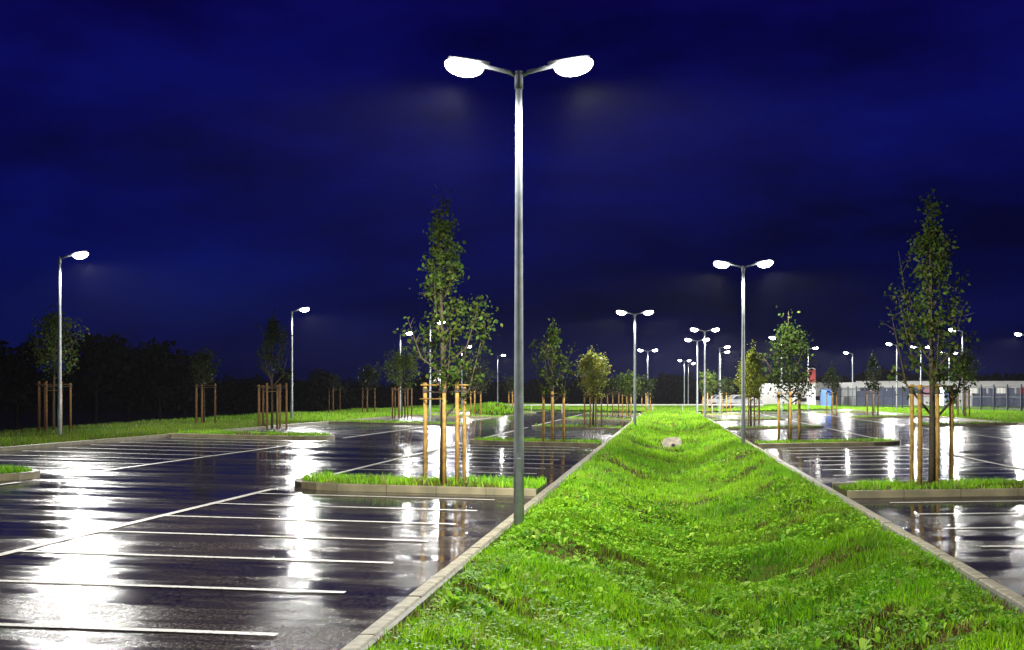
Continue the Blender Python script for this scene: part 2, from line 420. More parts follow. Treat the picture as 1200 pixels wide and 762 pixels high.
# ------------------------------------------------------------------ grass
GREENS = np.array([(0.155, 0.370, 0.006), (0.095, 0.290, 0.006), (0.215, 0.420, 0.007), (0.050, 0.180, 0.006), (0.19, 0.26, 0.03)])
def blades(name, X, Y, Z, h, w, parent=None, simple=False, tint=None, lean=0.5):
    n = len(X)
    a = rng.uniform(0, 2*np.pi, n); la = rng.uniform(0, 2*np.pi, n); ln = rng.uniform(0.05, lean, n)*h
    hh = h*rng.uniform(0.55, 1.3, n)*np.sqrt(np.clip(1-(ln/np.maximum(h, 1e-4))**2*0.4, .2, 1))
    dx, dy = np.cos(a)*w/2, np.sin(a)*w/2; lx, ly = np.cos(la)*ln, np.sin(la)*ln
    z0 = Z - 0.02
    tn = fbm(X*0.8, Y*0.6, 40); t2 = fbm(X*2.7, Y*2.3, 44)
    i = np.clip((tn*2.2 - 0.25 + rng.normal(0, 0.28, n))*2.2, 0, 2.999)
    f = (i % 1)[:, None]; i = i.astype(int)
    c = GREENS[[1, 0, 2, 2]][i]*(1-f) + GREENS[[1, 0, 2, 2]][np.minimum(i+1, 3)]*f
    dk = rng.random(n) < 0.16; c[dk] = GREENS[3]
    dryp = (t2 > 0.66) & (rng.random(n) < 0.30) | (rng.random(n) < 0.03); c[dryp] = (0.22, 0.20, 0.06)
    dead = (fbm(X*1.1, Y*0.9, 47) > 0.635) & (rng.random(n) < 0.75); c[dead] = (0.10, 0.062, 0.018); hh[dead] *= 0.6
    c = c*np.clip(0.50 + 1.2*fbm(X*1.7, Y*1.2, 49), 0.6, 1.3)[:, None]
    if tint is not None: c = c*np.asarray(tint)
    c = c*rng.uniform(0.75, 1.25, n)[:, None]
    if simple:
        V = np.stack([np.stack([X-dx, Y-dy, z0], 1), np.stack([X+dx, Y+dy, z0], 1), np.stack([X+lx, Y+ly, z0+hh], 1)], 1).reshape(-1, 3)
        F = np.arange(3*n).reshape(-1, 3); C = np.repeat(c, 3, 0)
    else:
        V = np.stack([np.stack([X-dx, Y-dy, z0], 1), np.stack([X+dx, Y+dy, z0], 1),
                      np.stack([X-dx*.8+lx*.35, Y-dy*.8+ly*.35, z0+hh*.6], 1), np.stack([X+dx*.8+lx*.35, Y+dy*.8+ly*.35, z0+hh*.6], 1),
                      np.stack([X+lx*1.3, Y+ly*1.3, z0+hh], 1)], 1).reshape(-1, 3)
        b = (np.arange(n)*5)[:, None, None]
        F = (np.array([[0,1,3],[0,3,2],[2,3,4]])[None] + b).reshape(-1, 3); C = np.repeat(c, 5, 0)
    return tri_mesh(name, V, F, C, M['blade'], parent)

def scatter_med(y0, y1, dens, fade=True):
    n = int((KR-KL-0.12)*(y1-y0)*dens)
    X = rng.uniform(KL+0.05, KR-0.06, n); Y = rng.uniform(y0, y1, n)
    bare = fbm(X*0.9, Y*0.6, 60); fine = fbm(X*4, Y*4, 61)
    keep = rng.random(n) < np.clip((0.70 - bare)*7 + (fine-0.5)*1.5 + 0.12, 0.22, 1)
    e_ = np.minimum(X-KL, KR-X); keep &= (e_ > 0.16) | (rng.random(n) < 0.25)
    return X[keep], Y[keep]
for y0, y1, dens, w, h in ((8.6, 15, 3600, 0.0075, 0.075), (15, 24, 2200, 0.010, 0.085), (24, 40, 900, 0.015, 0.11), (40, 72, 330, 0.028, 0.13), (72, 150, 110, 0.055, 0.16)):
    X, Y = scatter_med(y0, y1, dens)
    hv = h*(0.55 + 0.95*fbm(X*1.3, Y*1.1, 71))
    blades('grass', X, Y, sw(X, Y), hv, w, simple=(y0 >= 24))
ob = [o for o in bpy.data.objects if o.name.startswith('grass')]
for o, t in zip(ob, ('nearest stretch', 'second stretch', 'middle stretch', 'stretch around the culvert', 'farthest stretch')):
    tag(o, 'bright green turf on the median swale, ' + t, 'grass', None, 'stuff')

# broad leaved weeds in the turf
def weeds(n, y0, y1, size, label):
    VV = []; FF = []; CC = []; o = 0
    for _ in range(n):
        x = rng.uniform(KL+0.25, KR-0.2); y = rng.uniform(y0, y1)
        if fbm(np.array([x*0.9]), np.array([y*0.7]), 80)[0] < 0.44: continue
        z = float(sw(x, y)); k = rng.integers(3, 8); s = size*rng.uniform(0.5, 1.35)
        base = np.array([(0.22, 0.44, 0.02), (0.15, 0.36, 0.015), (0.32, 0.50, 0.06), (0.10, 0.27, 0.02)][rng.integers(0, 4)])
        for j in range(k):
            a = rng.uniform(0, 2*np.pi); up = rng.uniform(0.35, 1.25); l = s*rng.uniform(0.6, 1.2); w = l*rng.uniform(0.11, 0.22)
            d = np.array([np.cos(a)*np.cos(up), np.sin(a)*np.cos(up), np.sin(up)]); sd = np.array([-np.sin(a), np.cos(a), 0])
            p = np.array([x, y, z+0.01]); g = np.array([0, 0, -1.0])
            pts = [p, p+d*l*.35+sd*w*.8, p+d*l*.35-sd*w*.8, p+d*l*.70+g*l*.05+sd*w, p+d*l*.70+g*l*.05-sd*w, p+d*l+g*l*.22, p+d*l*.35+g*w*.35, p+d*l*.7+g*(l*.05+w*.35)]
            VV += pts; b = o
            FF += [(b,b+1,b+6),(b,b+6,b+2),(b+1,b+3,b+7),(b+1,b+7,b+6),(b+6,b+7,b+4),(b+6,b+4,b+2),(b+3,b+5,b+7),(b+7,b+5,b+4)]
            CC += [base*rng.uniform(0.8, 1.2)]*8; o += 8
    ob = tri_mesh('broadleaf_weeds', np.array(VV), np.array(FF), np.array(CC), M['broad'])
    tag(ob, label, 'weeds', None, 'stuff')
weeds(3600, 8.8, 20, 0.090, 'broad leaved weeds scattered through the near turf of the swale')
weeds(3000, 20, 46, 0.115, 'broad leaved weeds scattered through the farther turf of the swale')
weeds(110, 9, 22, 0.145, 'few tall broad leaved weeds standing out of the near turf')
# clover and small leaves
def clover(n, y0, y1):
    X = rng.uniform(KL+0.15, KR-0.15, n); Y = rng.uniform(y0, y1, n)
    k = fbm(X*1.4, Y*1.2, 90) > 0.47; X = X[k]; Y = Y[k]; n = len(X)
    Z = sw(X, Y) + rng.uniform(0.02, 0.075, n); r = rng.uniform(0.008, 0.020, n)*(1+ (Y-8)*0.03)
    a = rng.uniform(0, 2*np.pi, n); t = rng.uniform(-0.6, 0.6, n); u = rng.uniform(-0.6, 0.6, n)
    V = []
    for q in range(4):
        an = a + q*np.pi/2; rr = r*(1.3 if q % 2 == 0 else 0.75)
        V.append(np.stack([X+np.cos(an)*rr, Y+np.sin(an)*rr, Z+np.cos(an)*rr*t+np.sin(an)*rr*u], 1))
    V = np.stack(V, 1).reshape(-1, 3); b = (np.arange(n)*4)[:, None, None]
    F = (np.array([[0,1,2],[0,2,3]])[None]+b).reshape(-1, 3)
    c = np.array([(0.16, 0.36, 0.012), (0.24, 0.44, 0.02), (0.09, 0.26, 0.01)])[rng.integers(0, 3, n)]*rng.uniform(.8, 1.2, n)[:, None]
    tag(tri_mesh('clover', V, F, np.repeat(c, 4, 0), M['broad']), 'small round leaves of clover low in the near turf', 'ground cover', None, 'stuff')
clover(60000, 8.8, 30)

# verge grass
def scatter_box(x0, x1, y0, y1, dens):
    n = int((x1-x0)*(y1-y0)*dens); return rng.uniform(x0, x1, n), rng.uniform(y0, y1, n)
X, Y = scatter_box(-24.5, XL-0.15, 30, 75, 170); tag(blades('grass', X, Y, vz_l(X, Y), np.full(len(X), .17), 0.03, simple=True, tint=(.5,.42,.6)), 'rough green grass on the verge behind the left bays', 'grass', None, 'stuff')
X, Y = scatter_box(-27, XL-0.15, 75, 214, 45); tag(blades('grass', X, Y, vz_l(X, Y), np.full(len(X), .22), 0.06, simple=True), 'rough grass on the far part of the left verge', 'grass', None, 'stuff')
X, Y = scatter_box(XR+0.15, 34, 60, 200, 45); tag(blades('grass', X, Y, vz_r(X, Y), np.full(len(X), .17), 0.06, simple=True), 'short green grass on the verge in front of the fence', 'grass', None, 'stuff')
X, Y = scatter_box(XL, XR, YF+.3, 205, 30); tag(blades('grass', X, Y, vz_e(X, Y), np.full(len(X), .25), 0.08, simple=True), 'green grass past the end of the car park', 'grass', None, 'stuff')

# ------------------------------------------------------------------ islands
def island(xk, xe, y0, y1, label, single, tall=0.08):
    """xk: end at the kerb or verge, xe: rounded end at the aisle"""
    s = 1 if xe > xk else -1
    rad = 1.05
    pts = [(xk, y0), (xe - s*rad, y0)]
    ym = (y0+y1)/2; hy = (y1-y0)/2
    cx = xe - s*rad
    for k in range(1, 8):
        a = -math.pi/2 + math.pi*k/8
        pts.append((cx + s*rad*math.cos(a), ym + hy*math.sin(a)))
    pts += [(cx, y1), (xk, y1)]
    # resample into stones of about 1 m
    seg = []
    for (a, b) in zip(pts[:-1], pts[1:]):
        l = math.hypot(b[0]-a[0], b[1]-a[1]); n = max(1, round(l/1.0))
        for i in range(n): seg.append(((a[0]+(b[0]-a[0])*i/n, a[1]+(b[1]-a[1])*i/n), (a[0]+(b[0]-a[0])*(i+1)/n, a[1]+(b[1]-a[1])*(i+1)/n)))
    root = bpy.data.objects.new('parking_island', None); COL.objects.link(root)
    c0 = (xk+xe)/2; root.location = (c0, ym, G(c0, ym)); tag(root, label, 'island', None, 'structure')
    lx, ly, lz = root.location
    def inward(p, w):
        x, y = p; dx, dy = cx - x, ym - y
        if (x - cx)*s < 0: return (x, y + w*(1 if y < ym else -1))
        l = math.hypot(dx, dy); return (x + dx/l*w, y + dy/l*w)
    allk = MB(); hgt = 0.125 if single else 0.09
    for a, b in seg:
        ai, bi = inward(a, 0.12), inward(b, 0.12)
        g = 0.004
        l = math.hypot(b[0]-a[0], b[1]-a[1]); t = g/l
        def lerp(p, q, t): return (p[0]+(q[0]-p[0])*t, p[1]+(q[1]-p[1])*t)
        A, B = lerp(a, b, t), lerp(a, b, 1-t); Ai, Bi = lerp(ai, bi, t), lerp(ai, bi, 1-t)
        ch = 0.015
        A2, B2 = inward(A, ch), inward(B, ch)
        vs = []
        for p, z in ((A, -0.05), (B, -0.05), (Bi, -0.05), (Ai, -0.05), (A, hgt-ch), (B, hgt-ch), (B2, hgt), (A2, hgt), (Bi, hgt), (Ai, hgt)):
            vs.append((p[0]-lx, p[1]-ly, G(p[0], p[1]) + z - lz))
        fs = [(0,1,5,4),(4,5,6,7),(7,6,8,9),(9,8,2,3),(0,4,7,9,3),(1,2,8,6,5)]
        if s*1 < 0: fs = [f[::-1] for f in fs]
        if single: MB().add(vs, fs).build('kerb_stone', M['kerb2'], root)
        else: allk.add(vs, fs)
    if not single: allk.build('kerb_stones', M['kerb2'], root)['kind'] = 'stuff'
    ins = [inward(p, 0.11) for p in pts]
    n = len(ins)
    vs = [(p[0]-lx, p[1]-ly, G(*p)+(0.10 if single else .07)-lz) for p in ins] + [(p[0]-lx, p[1]-ly, G(*p)-0.04-lz) for p in ins]
    fs = [tuple(range(n))] + [(i, i+1, n+i+1, n+i) for i in range(n-1)] + [(n-1, 0, n, 2*n-1)]
    MB().add(vs, fs).build('soil', M['soil'], root)
    # grass
    xa, xb = min(xk, xe), max(xk, xe)
    dens = 700 if y0 < 30 else 260 if y0 < 60 else 90
    w = 0.014 if y0 < 30 else 0.026 if y0 < 60 else 0.05
    X, Y = scatter_box(xa, xb, y0+.16, y1-.16, dens)
    inside = ((X-cx)*s < 0) | (((X-cx)/(rad-.16))**2 + ((Y-ym)/(hy-.16))**2 < 1)
    inside &= fbm(X*1.5, Y*1.5, 33) < 0.66
    X, Y = X[inside], Y[inside]
    Z = 0.02*np.minimum(np.maximum(np.maximum(KL-X, X-KR), 0), 16) + (0.10 if single else .07)
    g = blades('grass', X-lx, Y-ly, Z-lz, tall*(0.6+1.3*fbm(X*2, Y*2, 35)), w, root, simple=(y0 > 30)); g['kind'] = 'stuff'
ord_ = ['first', 'second', 'third', 'fourth', 'fifth']
for i, y0 in enumerate(IY[1:]):
    island(KL-0.13, KL-4.75, y0, y0+2.5, f'{ord_[i]} planted island from the camera, left side, beside the median kerb', i < 2, 0.11)
    island(KR+0.13, KR+5.0, y0, y0+2.5, f'{ord_[i]} planted island from the camera, right side, beside the median kerb', i < 2, 0.09)
    island(XL-0.1, (-11.95, -11.9, -10.2, -11.0, -11.0)[i], y0 + (-0.2 if i == 0 else 0), y0+(3.6 if i else 2.4), f'{ord_[i]} grass island reaching out from the left verge', i < 2, 0.10)
    if i: island(XR+0.1, 12.2, y0, y0+2.6, f'{ord_[i]} grass island reaching out from the right verge', i < 2, 0.10)

# edging kerbs between lots and verges
def edge_kerb(x, side, label):
    mb = MB(); y = YN
    root = bpy.data.objects.new('verge_kerb', None); COL.objects.link(root); root.location = (x, 0, 0); tag(root, label, 'kerb', None, 'structure')
    z = G(x, 0)
    while y < YF-1:
        mb.box(min(0, side*.125), max(0, side*.125), y+.004, y+.996, z-.2, z+.10); y += 1
    mb.build('kerb_stones', M['kerb2'], root)['kind'] = 'stuff'
edge_kerb(XL, -1, 'low concrete kerb between left bays and verge')
edge_kerb(XR, 1, 'low concrete kerb between right bays and verge')

# ------------------------------------------------------------------ street lamps
HL = 6.05
lamp_data = bpy.data.lights.new('lamp_light', 'SPOT')
lamp_data.energy = LAMP_W; lamp_data.spot_size = R(176); lamp_data.spot_blend = 0.10
lamp_data.shadow_soft_size = 0.13; lamp_data.color = (1.0, 0.985, 0.93)
lamp_data.use_nodes = True
ln_ = lamp_data.node_tree.nodes; ll = lamp_data.node_tree.links
em = ln_.get('Emission') or ln_.new('ShaderNodeEmission')
# street optics: more intensity sideways than straight down (batwing photometry)
tcn = ln_.new('ShaderNodeTexCoord'); spx = ln_.new('ShaderNodeSeparateXYZ'); ll.new(tcn.outputs['Normal'], spx.inputs[0])
ab = ln_.new('ShaderNodeMath'); ab.operation = 'ABSOLUTE'; ll.new(spx.outputs['Z'], ab.inputs[0])
mxm = ln_.new('ShaderNodeMath'); mxm.operation = 'MAXIMUM'; mxm.inputs[1].default_value = 0.33; ll.new(ab.outputs[0], mxm.inputs[0])
pw = ln_.new('ShaderNodeMath'); pw.operation = 'POWER'; pw.inputs[1].default_value = -1.15; ll.new(mxm.outputs[0], pw.inputs[0])
cut = ln_.new('ShaderNodeMapRange'); cut.interpolation_type = 'SMOOTHSTEP'       # cut-off optics: little light towards the horizon
cut.inputs[1].default_value = 0.06; cut.inputs[2].default_value = 0.40; cut.inputs[3].default_value = 0.10; cut.inputs[4].default_value = 1.0
ll.new(ab.outputs[0], cut.inputs[0])
mu = ln_.new('ShaderNodeMath'); mu.operation = 'MULTIPLY'; ll.new(pw.outputs[0], mu.inputs[0]); ll.new(cut.outputs[0], mu.inputs[1])
shd = ln_.new('ShaderNodeMapRange'); shd.interpolation_type = 'SMOOTHSTEP'       # shield on the side of the pole
shd.inputs[1].default_value = -0.62; shd.inputs[2].default_value = -0.10; shd.inputs[3].default_value = 0.07; shd.inputs[4].default_value = 1.0
ll.new(spx.outputs['X'], shd.inputs[0])
mu2 = ln_.new('ShaderNodeMath'); mu2.operation = 'MULTIPLY'; ll.new(mu.outputs[0], mu2.inputs[0]); ll.new(shd.outputs[0], mu2.inputs[1])
ll.new(mu2.outputs[0], em.inputs['Strength'])

def head(root, a):                    # a: direction of the arm in the lamp's own plane
    ca, sa = math.cos(a), math.sin(a); tilt = R(9)
    d = Vector((ca*math.cos(tilt), sa*math.cos(tilt), math.sin(tilt)))
    s = Vector((-sa, ca, 0)); u = d.cross(s)
    top = Vector((0, 0, HL-0.02))
    MB().tube([top + Vector((0,0,-.05)), top + d*0.12, top + d*0.47 + Vector((0,0,.03))], [0.032, 0.030, 0.026], 10).build('arm', M['pole'], root, True)
    def fr(l, w, h): return top + d*l + s*w + u*h
    hs = MB()
    outl = [(0.40, .03), (0.50, .05), (0.86, .06), (0.94, .04), (0.96, .02)]
    ring = [(l, w) for l, w in outl] + [(l, -w) for l, w in reversed(outl)]
    n = len(ring)
    vs = [fr(l, w, 0.045) for l, w in ring] + [fr(l, w, 0.085) for l, w in ring] + [fr(0.72+(l-.72)*.8, w*.7, 0.10) for l, w in ring]
    fs = [tuple(range(n))] + [(i, (i+1) % n, n+(i+1) % n, n+i) for i in range(n)] + [(n+i, n+(i+1) % n, 2*n+(i+1) % n, 2*n+i) for i in range(n)] + [tuple(range(2*n, 3*n))]
    h = hs.add(vs, fs).build('lamp_housing', M['housing'], root)
    ls = MB(); NP, NR = 20, 9
    vs = []; fs = []
    for q in range(NR+1):
        an = -1.15 + (math.pi/2+1.15)*q/NR; rr_, hh_ = math.cos(an), 0.0 - (0.15 if an > 0 else 0.07)*math.sin(an)
        for p_ in range(NP):
            bn = 2*math.pi*p_/NP
            vs.append(fr(0.73 + 0.265*rr_*math.copysign(abs(math.cos(bn))**.8, math.cos(bn)), 0.142*rr_*math.copysign(abs(math.sin(bn))**.8, math.sin(bn)), hh_))
    for q in range(NR):
        for p_ in range(NP): fs.append((q*NP+p_, q*NP+(p_+1) % NP, (q+1)*NP+(p_+1) % NP, (q+1)*NP+p_))
    vs = [v - fr(0.73, 0, 0) for v in vs]
    lo_ = ls.add(vs, fs).build('lens', M['lens'], h, True); lo_.location = fr(0.73, 0, 0)
    lo = bpy.data.objects.new('lamp_light', lamp_data); COL.objects.link(lo); lo.parent = root
    lo.location = fr(0.745, 0, -0.34)
    lo.rotation_euler = (0, -R(10), a)

def street_lamp(angles):
    root = thing('street_lamp', (0, 0, 0), 'x', 'street lamp')
    MB().tube([(0,0,-.45), (0,0,1.0), (0,0,2.2), (0,0,4.0), (0,0,HL)], [.070, .067, .060, .051, .042], 16).build('pole', M['pole'], root, True)
    MB().tube([(0,0,HL-.005), (0,0,HL+.015)], [.055, .05], 16).build('pole_cap', M['pole'], root, True)
    MB().tube([(0,0,HL-.22), (0,0,HL-.03)], [.056, .056], 16).build('collar', M['pole'], root, True)
    MB().box(-.035, .035, -.082, -.05, .55, .95).build('access_door', M['pole'], root)
    for a in angles: head(root, a)
    return root
protos = {'D': street_lamp((0, math.pi)), 'R': street_lamp((0,)), 'L': street_lamp((math.pi,)), 'N': None}
used = set()
def put_lamp(px, d, kind, label, group, rz=0.0, xy=None):
    o = protos[kind]
    if kind in used: o = copy_tree(o)
    used.add(kind)
    x, y = xy or P(px, d)
    o.location = (x, y, G(x, y)); o.rotation_euler.z = rz; o['label'] = label; o['group'] = group
    return o
GD, GS, GR_ = 'double headed lamps along the median', 'single headed lamps along the left verge', 'single headed lamps along the right verge'
put_lamp(608, 20.05, 'D', 'tall two-headed lamp nearest the camera, standing at the left kerb of the median', GD, R(4))
put_lamp(871, 50.5, 'D', 'two-headed lamp at the right kerb of the median beside the pale green tree', GD, R(-5))
put_lamp(744, 80.5, 'D', 'two-headed lamp right of the round tree, at the left kerb of the median', GD, R(3))
put_lamp(826, 102, 'D', 'two-headed lamp, taller of a close pair on the far median', GD, R(8))
put_lamp(817, 121, 'D', 'two-headed lamp, lower of the close pair on the far median', GD, R(-10))
put_lamp(759, 150, 'D', 'small far two-headed lamp just right of the third median lamp', GD, R(3))
put_lamp(802, 196, 'D', 'lowest two-headed lamp with slanting heads at the end of the median', GD, R(35))
put_lamp(806.5, 215, 'R', 'faint lamp pole right behind the slanting headed lamp', 'distant lamps beyond the median')
put_lamp(843, 141, 'R', 'single lamp behind the bright pair, upper of two overlapping heads', 'distant lamps beyond the median')
put_lamp(844, 158, 'R', 'single lamp behind the bright pair, lower of two overlapping heads', 'distant lamps beyond the median')
for (px, d), lb in zip(((70, 50.8), (342, 83.5), (469, 116), (541, 149), (583, 182)),
    ('lamp with head to the right at the far left of the picture', 'right-facing lamp between the tall dim staked tree and the dark round tree',
     'right-facing lamp in front of the broad staked tree on the left verge', 'small lamp seen through the leaves of the near left tree', 'farthest lamp of the left verge just left of the nearest pole')):
    put_lamp(px, d, 'R', lb, GS)
put_lamp(504, 97, 'R', 'lamp standing left of the triangular sign, seen through the near left tree', GS)
for (px, d), lb in zip(((1128, 110), (1051, 141), (999, 171)),
    ('lamp with head to the left behind the near right tree crown', 'left-facing lamp before the white building, just left of the near right tree', 'smaller lamp with head to the left between the two slim staked trees')):
    put_lamp(px, d, 'L', lb, GR_)
put_lamp(947, 150, 'R', 'small lamp beside the white pylon with the red square', GR_)
put_lamp(916, 120, 'L', 'lamp half hidden in the dense tree of the second right island', GR_)
put_lamp(1079, 150, 'D', 'distant two-headed lamp seen through the near right tree, left one', 'distant two-headed lamps behind the right tree')
put_lamp(1112, 172, 'D', 'distant two-headed lamp seen through the near right tree, right one', 'distant two-headed lamps behind the right tree')
put_lamp(1204, 118, 'L', 'lamp at the right picture edge with only its head showing', GR_)
# the next lamp of the same zigzag row stands just behind the camera
put_lamp(0, 0, 'D', 'two-headed lamp of the median row standing behind the camera', GD, 0, (2.75, -9.5))

# ------------------------------------------------------------------ trees
def leaf_mesh(name, C_, parent, size, col, seed, m=None):
    r_ = np.random.default_rng(seed); C_ = np.asarray(C_); n = len(C_)
    a = r_.normal(size=(n, 3)); a[:, 2] -= 0.35; a /= np.linalg.norm(a, axis=1)[:, None]
    b = r_.normal(size=(n, 3)); b -= (a*b).sum(1)[:, None]*a; b /= np.linalg.norm(b, axis=1)[:, None]
    c = np.cross(a, b); L_ = (size*r_.uniform(0.6, 1.3, n))[:, None]; w = L_*r_.uniform(0.28, 0.42, n)[:, None]
    V = np.stack([C_, C_ + a*L_*.45 + b*w + c*L_*.10, C_ + a*L_*.45 - b*w + c*L_*.10, C_ + a*L_ - c*L_*0.08, C_ + a*L_*.5], 1).reshape(-1, 3)
    k = (np.arange(n)*5)[:, None, None]
    F = (np.array([[0,1,4],[0,4,2],[1,3,4],[4,3,2]])[None]+k).reshape(-1, 3)
    cc = np.asarray(col)[r_.integers(0, len(col), n)]*r_.uniform(0.7, 1.3, n)[:, None]
    return tri_mesh(name, V, F, np.repeat(cc, 5, 0), m or M['leaf'], parent)

LEAF_MID = [(0.035, 0.065, 0.008), (0.050, 0.085, 0.010), (0.025, 0.050, 0.008), (0.070, 0.085, 0.012)]
LEAF_YEL = [(0.14, 0.17, 0.02), (0.17, 0.19, 0.025), (0.09, 0.13, 0.015), (0.20, 0.17, 0.03)]
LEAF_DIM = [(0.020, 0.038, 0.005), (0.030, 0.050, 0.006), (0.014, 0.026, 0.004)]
LEAF_BRT = [(0.26, 0.30, 0.03), (0.32, 0.34, 0.04), (0.18, 0.24, 0.02)]
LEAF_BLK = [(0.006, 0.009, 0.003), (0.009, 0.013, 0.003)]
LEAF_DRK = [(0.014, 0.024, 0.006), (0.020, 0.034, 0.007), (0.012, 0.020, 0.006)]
def young_tree(x, y, z, H, cw, cb, label, group, style='open', nleaf=1600, size=0.09, col=LEAF_MID, seed=1, name='young_tree', cat='tree', lean=(0, 0)):
    """H height, cw crown half width, cb crown base height; style open|round|cone|dense"""
    rr = random.Random(seed)
    root = thing(name, (x, y, z), label, cat, group)
    tr = MB(); limbs = MB()
    pts = []; n = 9
    ph = rr.uniform(0, 6)
    for i in range(n+1):
        t = i/n
        pts.append(Vector((math.sin(t*5+ph)*0.05*t*H/5 + lean[0]*t, math.cos(t*4+ph)*0.05*t*H/5 + lean[1]*t, t*H*0.97)))
    r0 = 0.011*H + 0.008
    tr.tube(pts, [max(0.006, r0*(1-i/n)**0.8) for i in range(n+1)], 8)
    tr.build('trunk', M['bark'], root, True)
    C_ = []
    def along(t):
        f = t*n; i = min(int(f), n-1); return pts[i].lerp(pts[i+1], f-i)
    def width(t):                        # t: 0 crown base, 1 top
        if style == 'round': return cw*max(0.12, math.sin(math.pi*min(1, (0.10+0.86*t)))**0.65) if t > .25 else cw*(0.12+ (t/.25)**.8*.75)
        if style == 'cone': return cw*(0.25 + 0.75*min(1, t/0.22))*(1-t)**0.6 + 0.04
        if style == 'dense': return cw*(0.45+0.55*math.sin(math.pi*min(1, t*1.15+.08)))*(1 if t < .8 else (1-t)/.2*.8+.2)
        return cw*(0.85 + 0.2*math.sin(math.pi*t*1.6+.3))*(1-t**1.5)**0.7*.95 + .10
    nl = {'open': 17, 'round': 26, 'cone': 24, 'dense': 26}[style]
    tips = []
    for k in range(nl):
        t = (k + rr.uniform(0, .8))/nl
        if style == 'open': t = t**1.12
        h0 = cb + (H*0.93 - cb)*t*(0.85 if style != 'open' else 0.93)
        a = k*2.4 + rr.uniform(-.5, .5)
        wd = width(min(1, t+0.08))*rr.uniform(0.65, 1.12)
        rise = {'open': 1.9, 'round': 0.9, 'cone': 1.0, 'dense': 1.0}[style]*wd*rr.uniform(.7, 1.35)
        p0 = along(h0/(H*0.97)); rise = min(rise, max(0.1, H*0.99 - h0))
        p1 = p0 + Vector((math.cos(a)*wd*.62, math.sin(a)*wd*.62, rise*(.35 if style != 'open' else .30))); p2 = p0 + Vector((math.cos(a)*wd, math.sin(a)*wd, rise))
        rb = max(0.006, r0*0.42*(1-t*.6))
        limbs.tube([p0, p1, p2], [rb, rb*.7, 0.004], 5, False)
        tips.append((p0, p1, p2, wd))
        for q in range(5 if style != 'open' else 7):
            f = rr.uniform(.3, 1.0); pa = (p0.lerp(p1, f*2) if f < .5 else p1.lerp(p2, f*2-1))
            pb = pa + Vector((rr.gauss(0, 1), rr.gauss(0, 1), rr.uniform(.1, 1.3))).normalized()*wd*rr.uniform(.25, .5)
            limbs.tube([pa, pb], [rb*.4, .003], 4, False); tips.append((pa, pa.lerp(pb, .5), pb, wd*.5))
    # leading shoot
    for _ in range(6 if style == 'open' else 1): tips.append((pts[-3], pts[-2], pts[-1], cw*.3))
    tips.append((pts[-4], pts[-3], pts[-2], cw*.3)); tips.append((pts[-2], pts[-1], pts[-1]+Vector((0,0,.08)), cw*.3))
    limbs.build('limbs', M['bark'], root, True)
    spread = {'open': 0.085, 'round': 0.10, 'cone': 0.09, 'dense': 0.13}[style]*math.sqrt(max(cw, .3)/0.7)
    while len(C_) < nleaf:
        p0, p1, p2, wd = rr.choice(tips)
        f = rr.random()**0.7
        p = p0.lerp(p1, f*2) if f < .5 else p1.lerp(p2, f*2-1)
        for q in range(rr.randint(3, 8)):
            C_.append(tuple(p + Vector((rr.gauss(0, spread), rr.gauss(0, spread), rr.gauss(0, spread)))))
    leaf_mesh('crown', C_[:nleaf], root, size, col, seed)
    return root

M['stake_dim'] = mat('dim_timber', (0.15, 0.085, 0.030), 0.75, 0, 0, 11, 0.5, 35, 0.2, (0.11, 0.05, 0.018))  # darker copy of the stake timber: dim light on far frames put into its colour
def stake(root, dx, dy, h, r=0.045, m=None):
    rr = random.random()
    o = MB().tube([(dx, dy, -0.05), (dx+0.006, dy, h*.5), (dx, dy+.008, h)], [r*1.03, r, r*.96], 10).build('stake', m or M['stake'], root, True)
    return o
def frame(x, y, z, offs, h, bars, label, group='timber supports around the young trees', r=0.045, m=None):
    m = m or M['stake']
    root = thing('tree_support', (x, y, z), label, 'tree stakes', group)
    for dx, dy in offs:
        stake(root, dx, dy, h*random.uniform(.97, 1.02), r*random.uniform(.78, 1.0), m)
        a = Vector((dx, dy, h-.16)); b = Vector((0, 0, h-.20)); q = (b-a).normalized()
        MB().tube([a - q*(r+.01), a.lerp(b, .5) + Vector((0,0,-.015)), b], [.016, .013, .016], 6).build('tie_strap', M['tie'], root)
        MB().tube([(dx, dy, h-.20), (dx, dy, h-.12)], [r*1.12, r*1.12], 10).build('strap_wrap', M['tie'], root)
    for (i, j, hh) in bars:
        a, b = Vector((*offs[i], hh)), Vector((*offs[j], hh)); d = (b-a).normalized(); off = Vector((d.y, -d.x, 0))*(r+.018)
        if off.y > 0: off = -off
        MB().tube([a-d*.08+off, b+d*.08+off], [.013, .013], 6).build('crossbar', m, root)
    return root
SQ = [(-.40, .30), (.05, -.36), (.34, .02), (.42, .34)]
TR = [(-.36, .22), (.36, .20), (0, -.38)]
GT, GF = 'young trees planted on the islands and verges', 'timber supports around the young trees'
ISL = 0.07
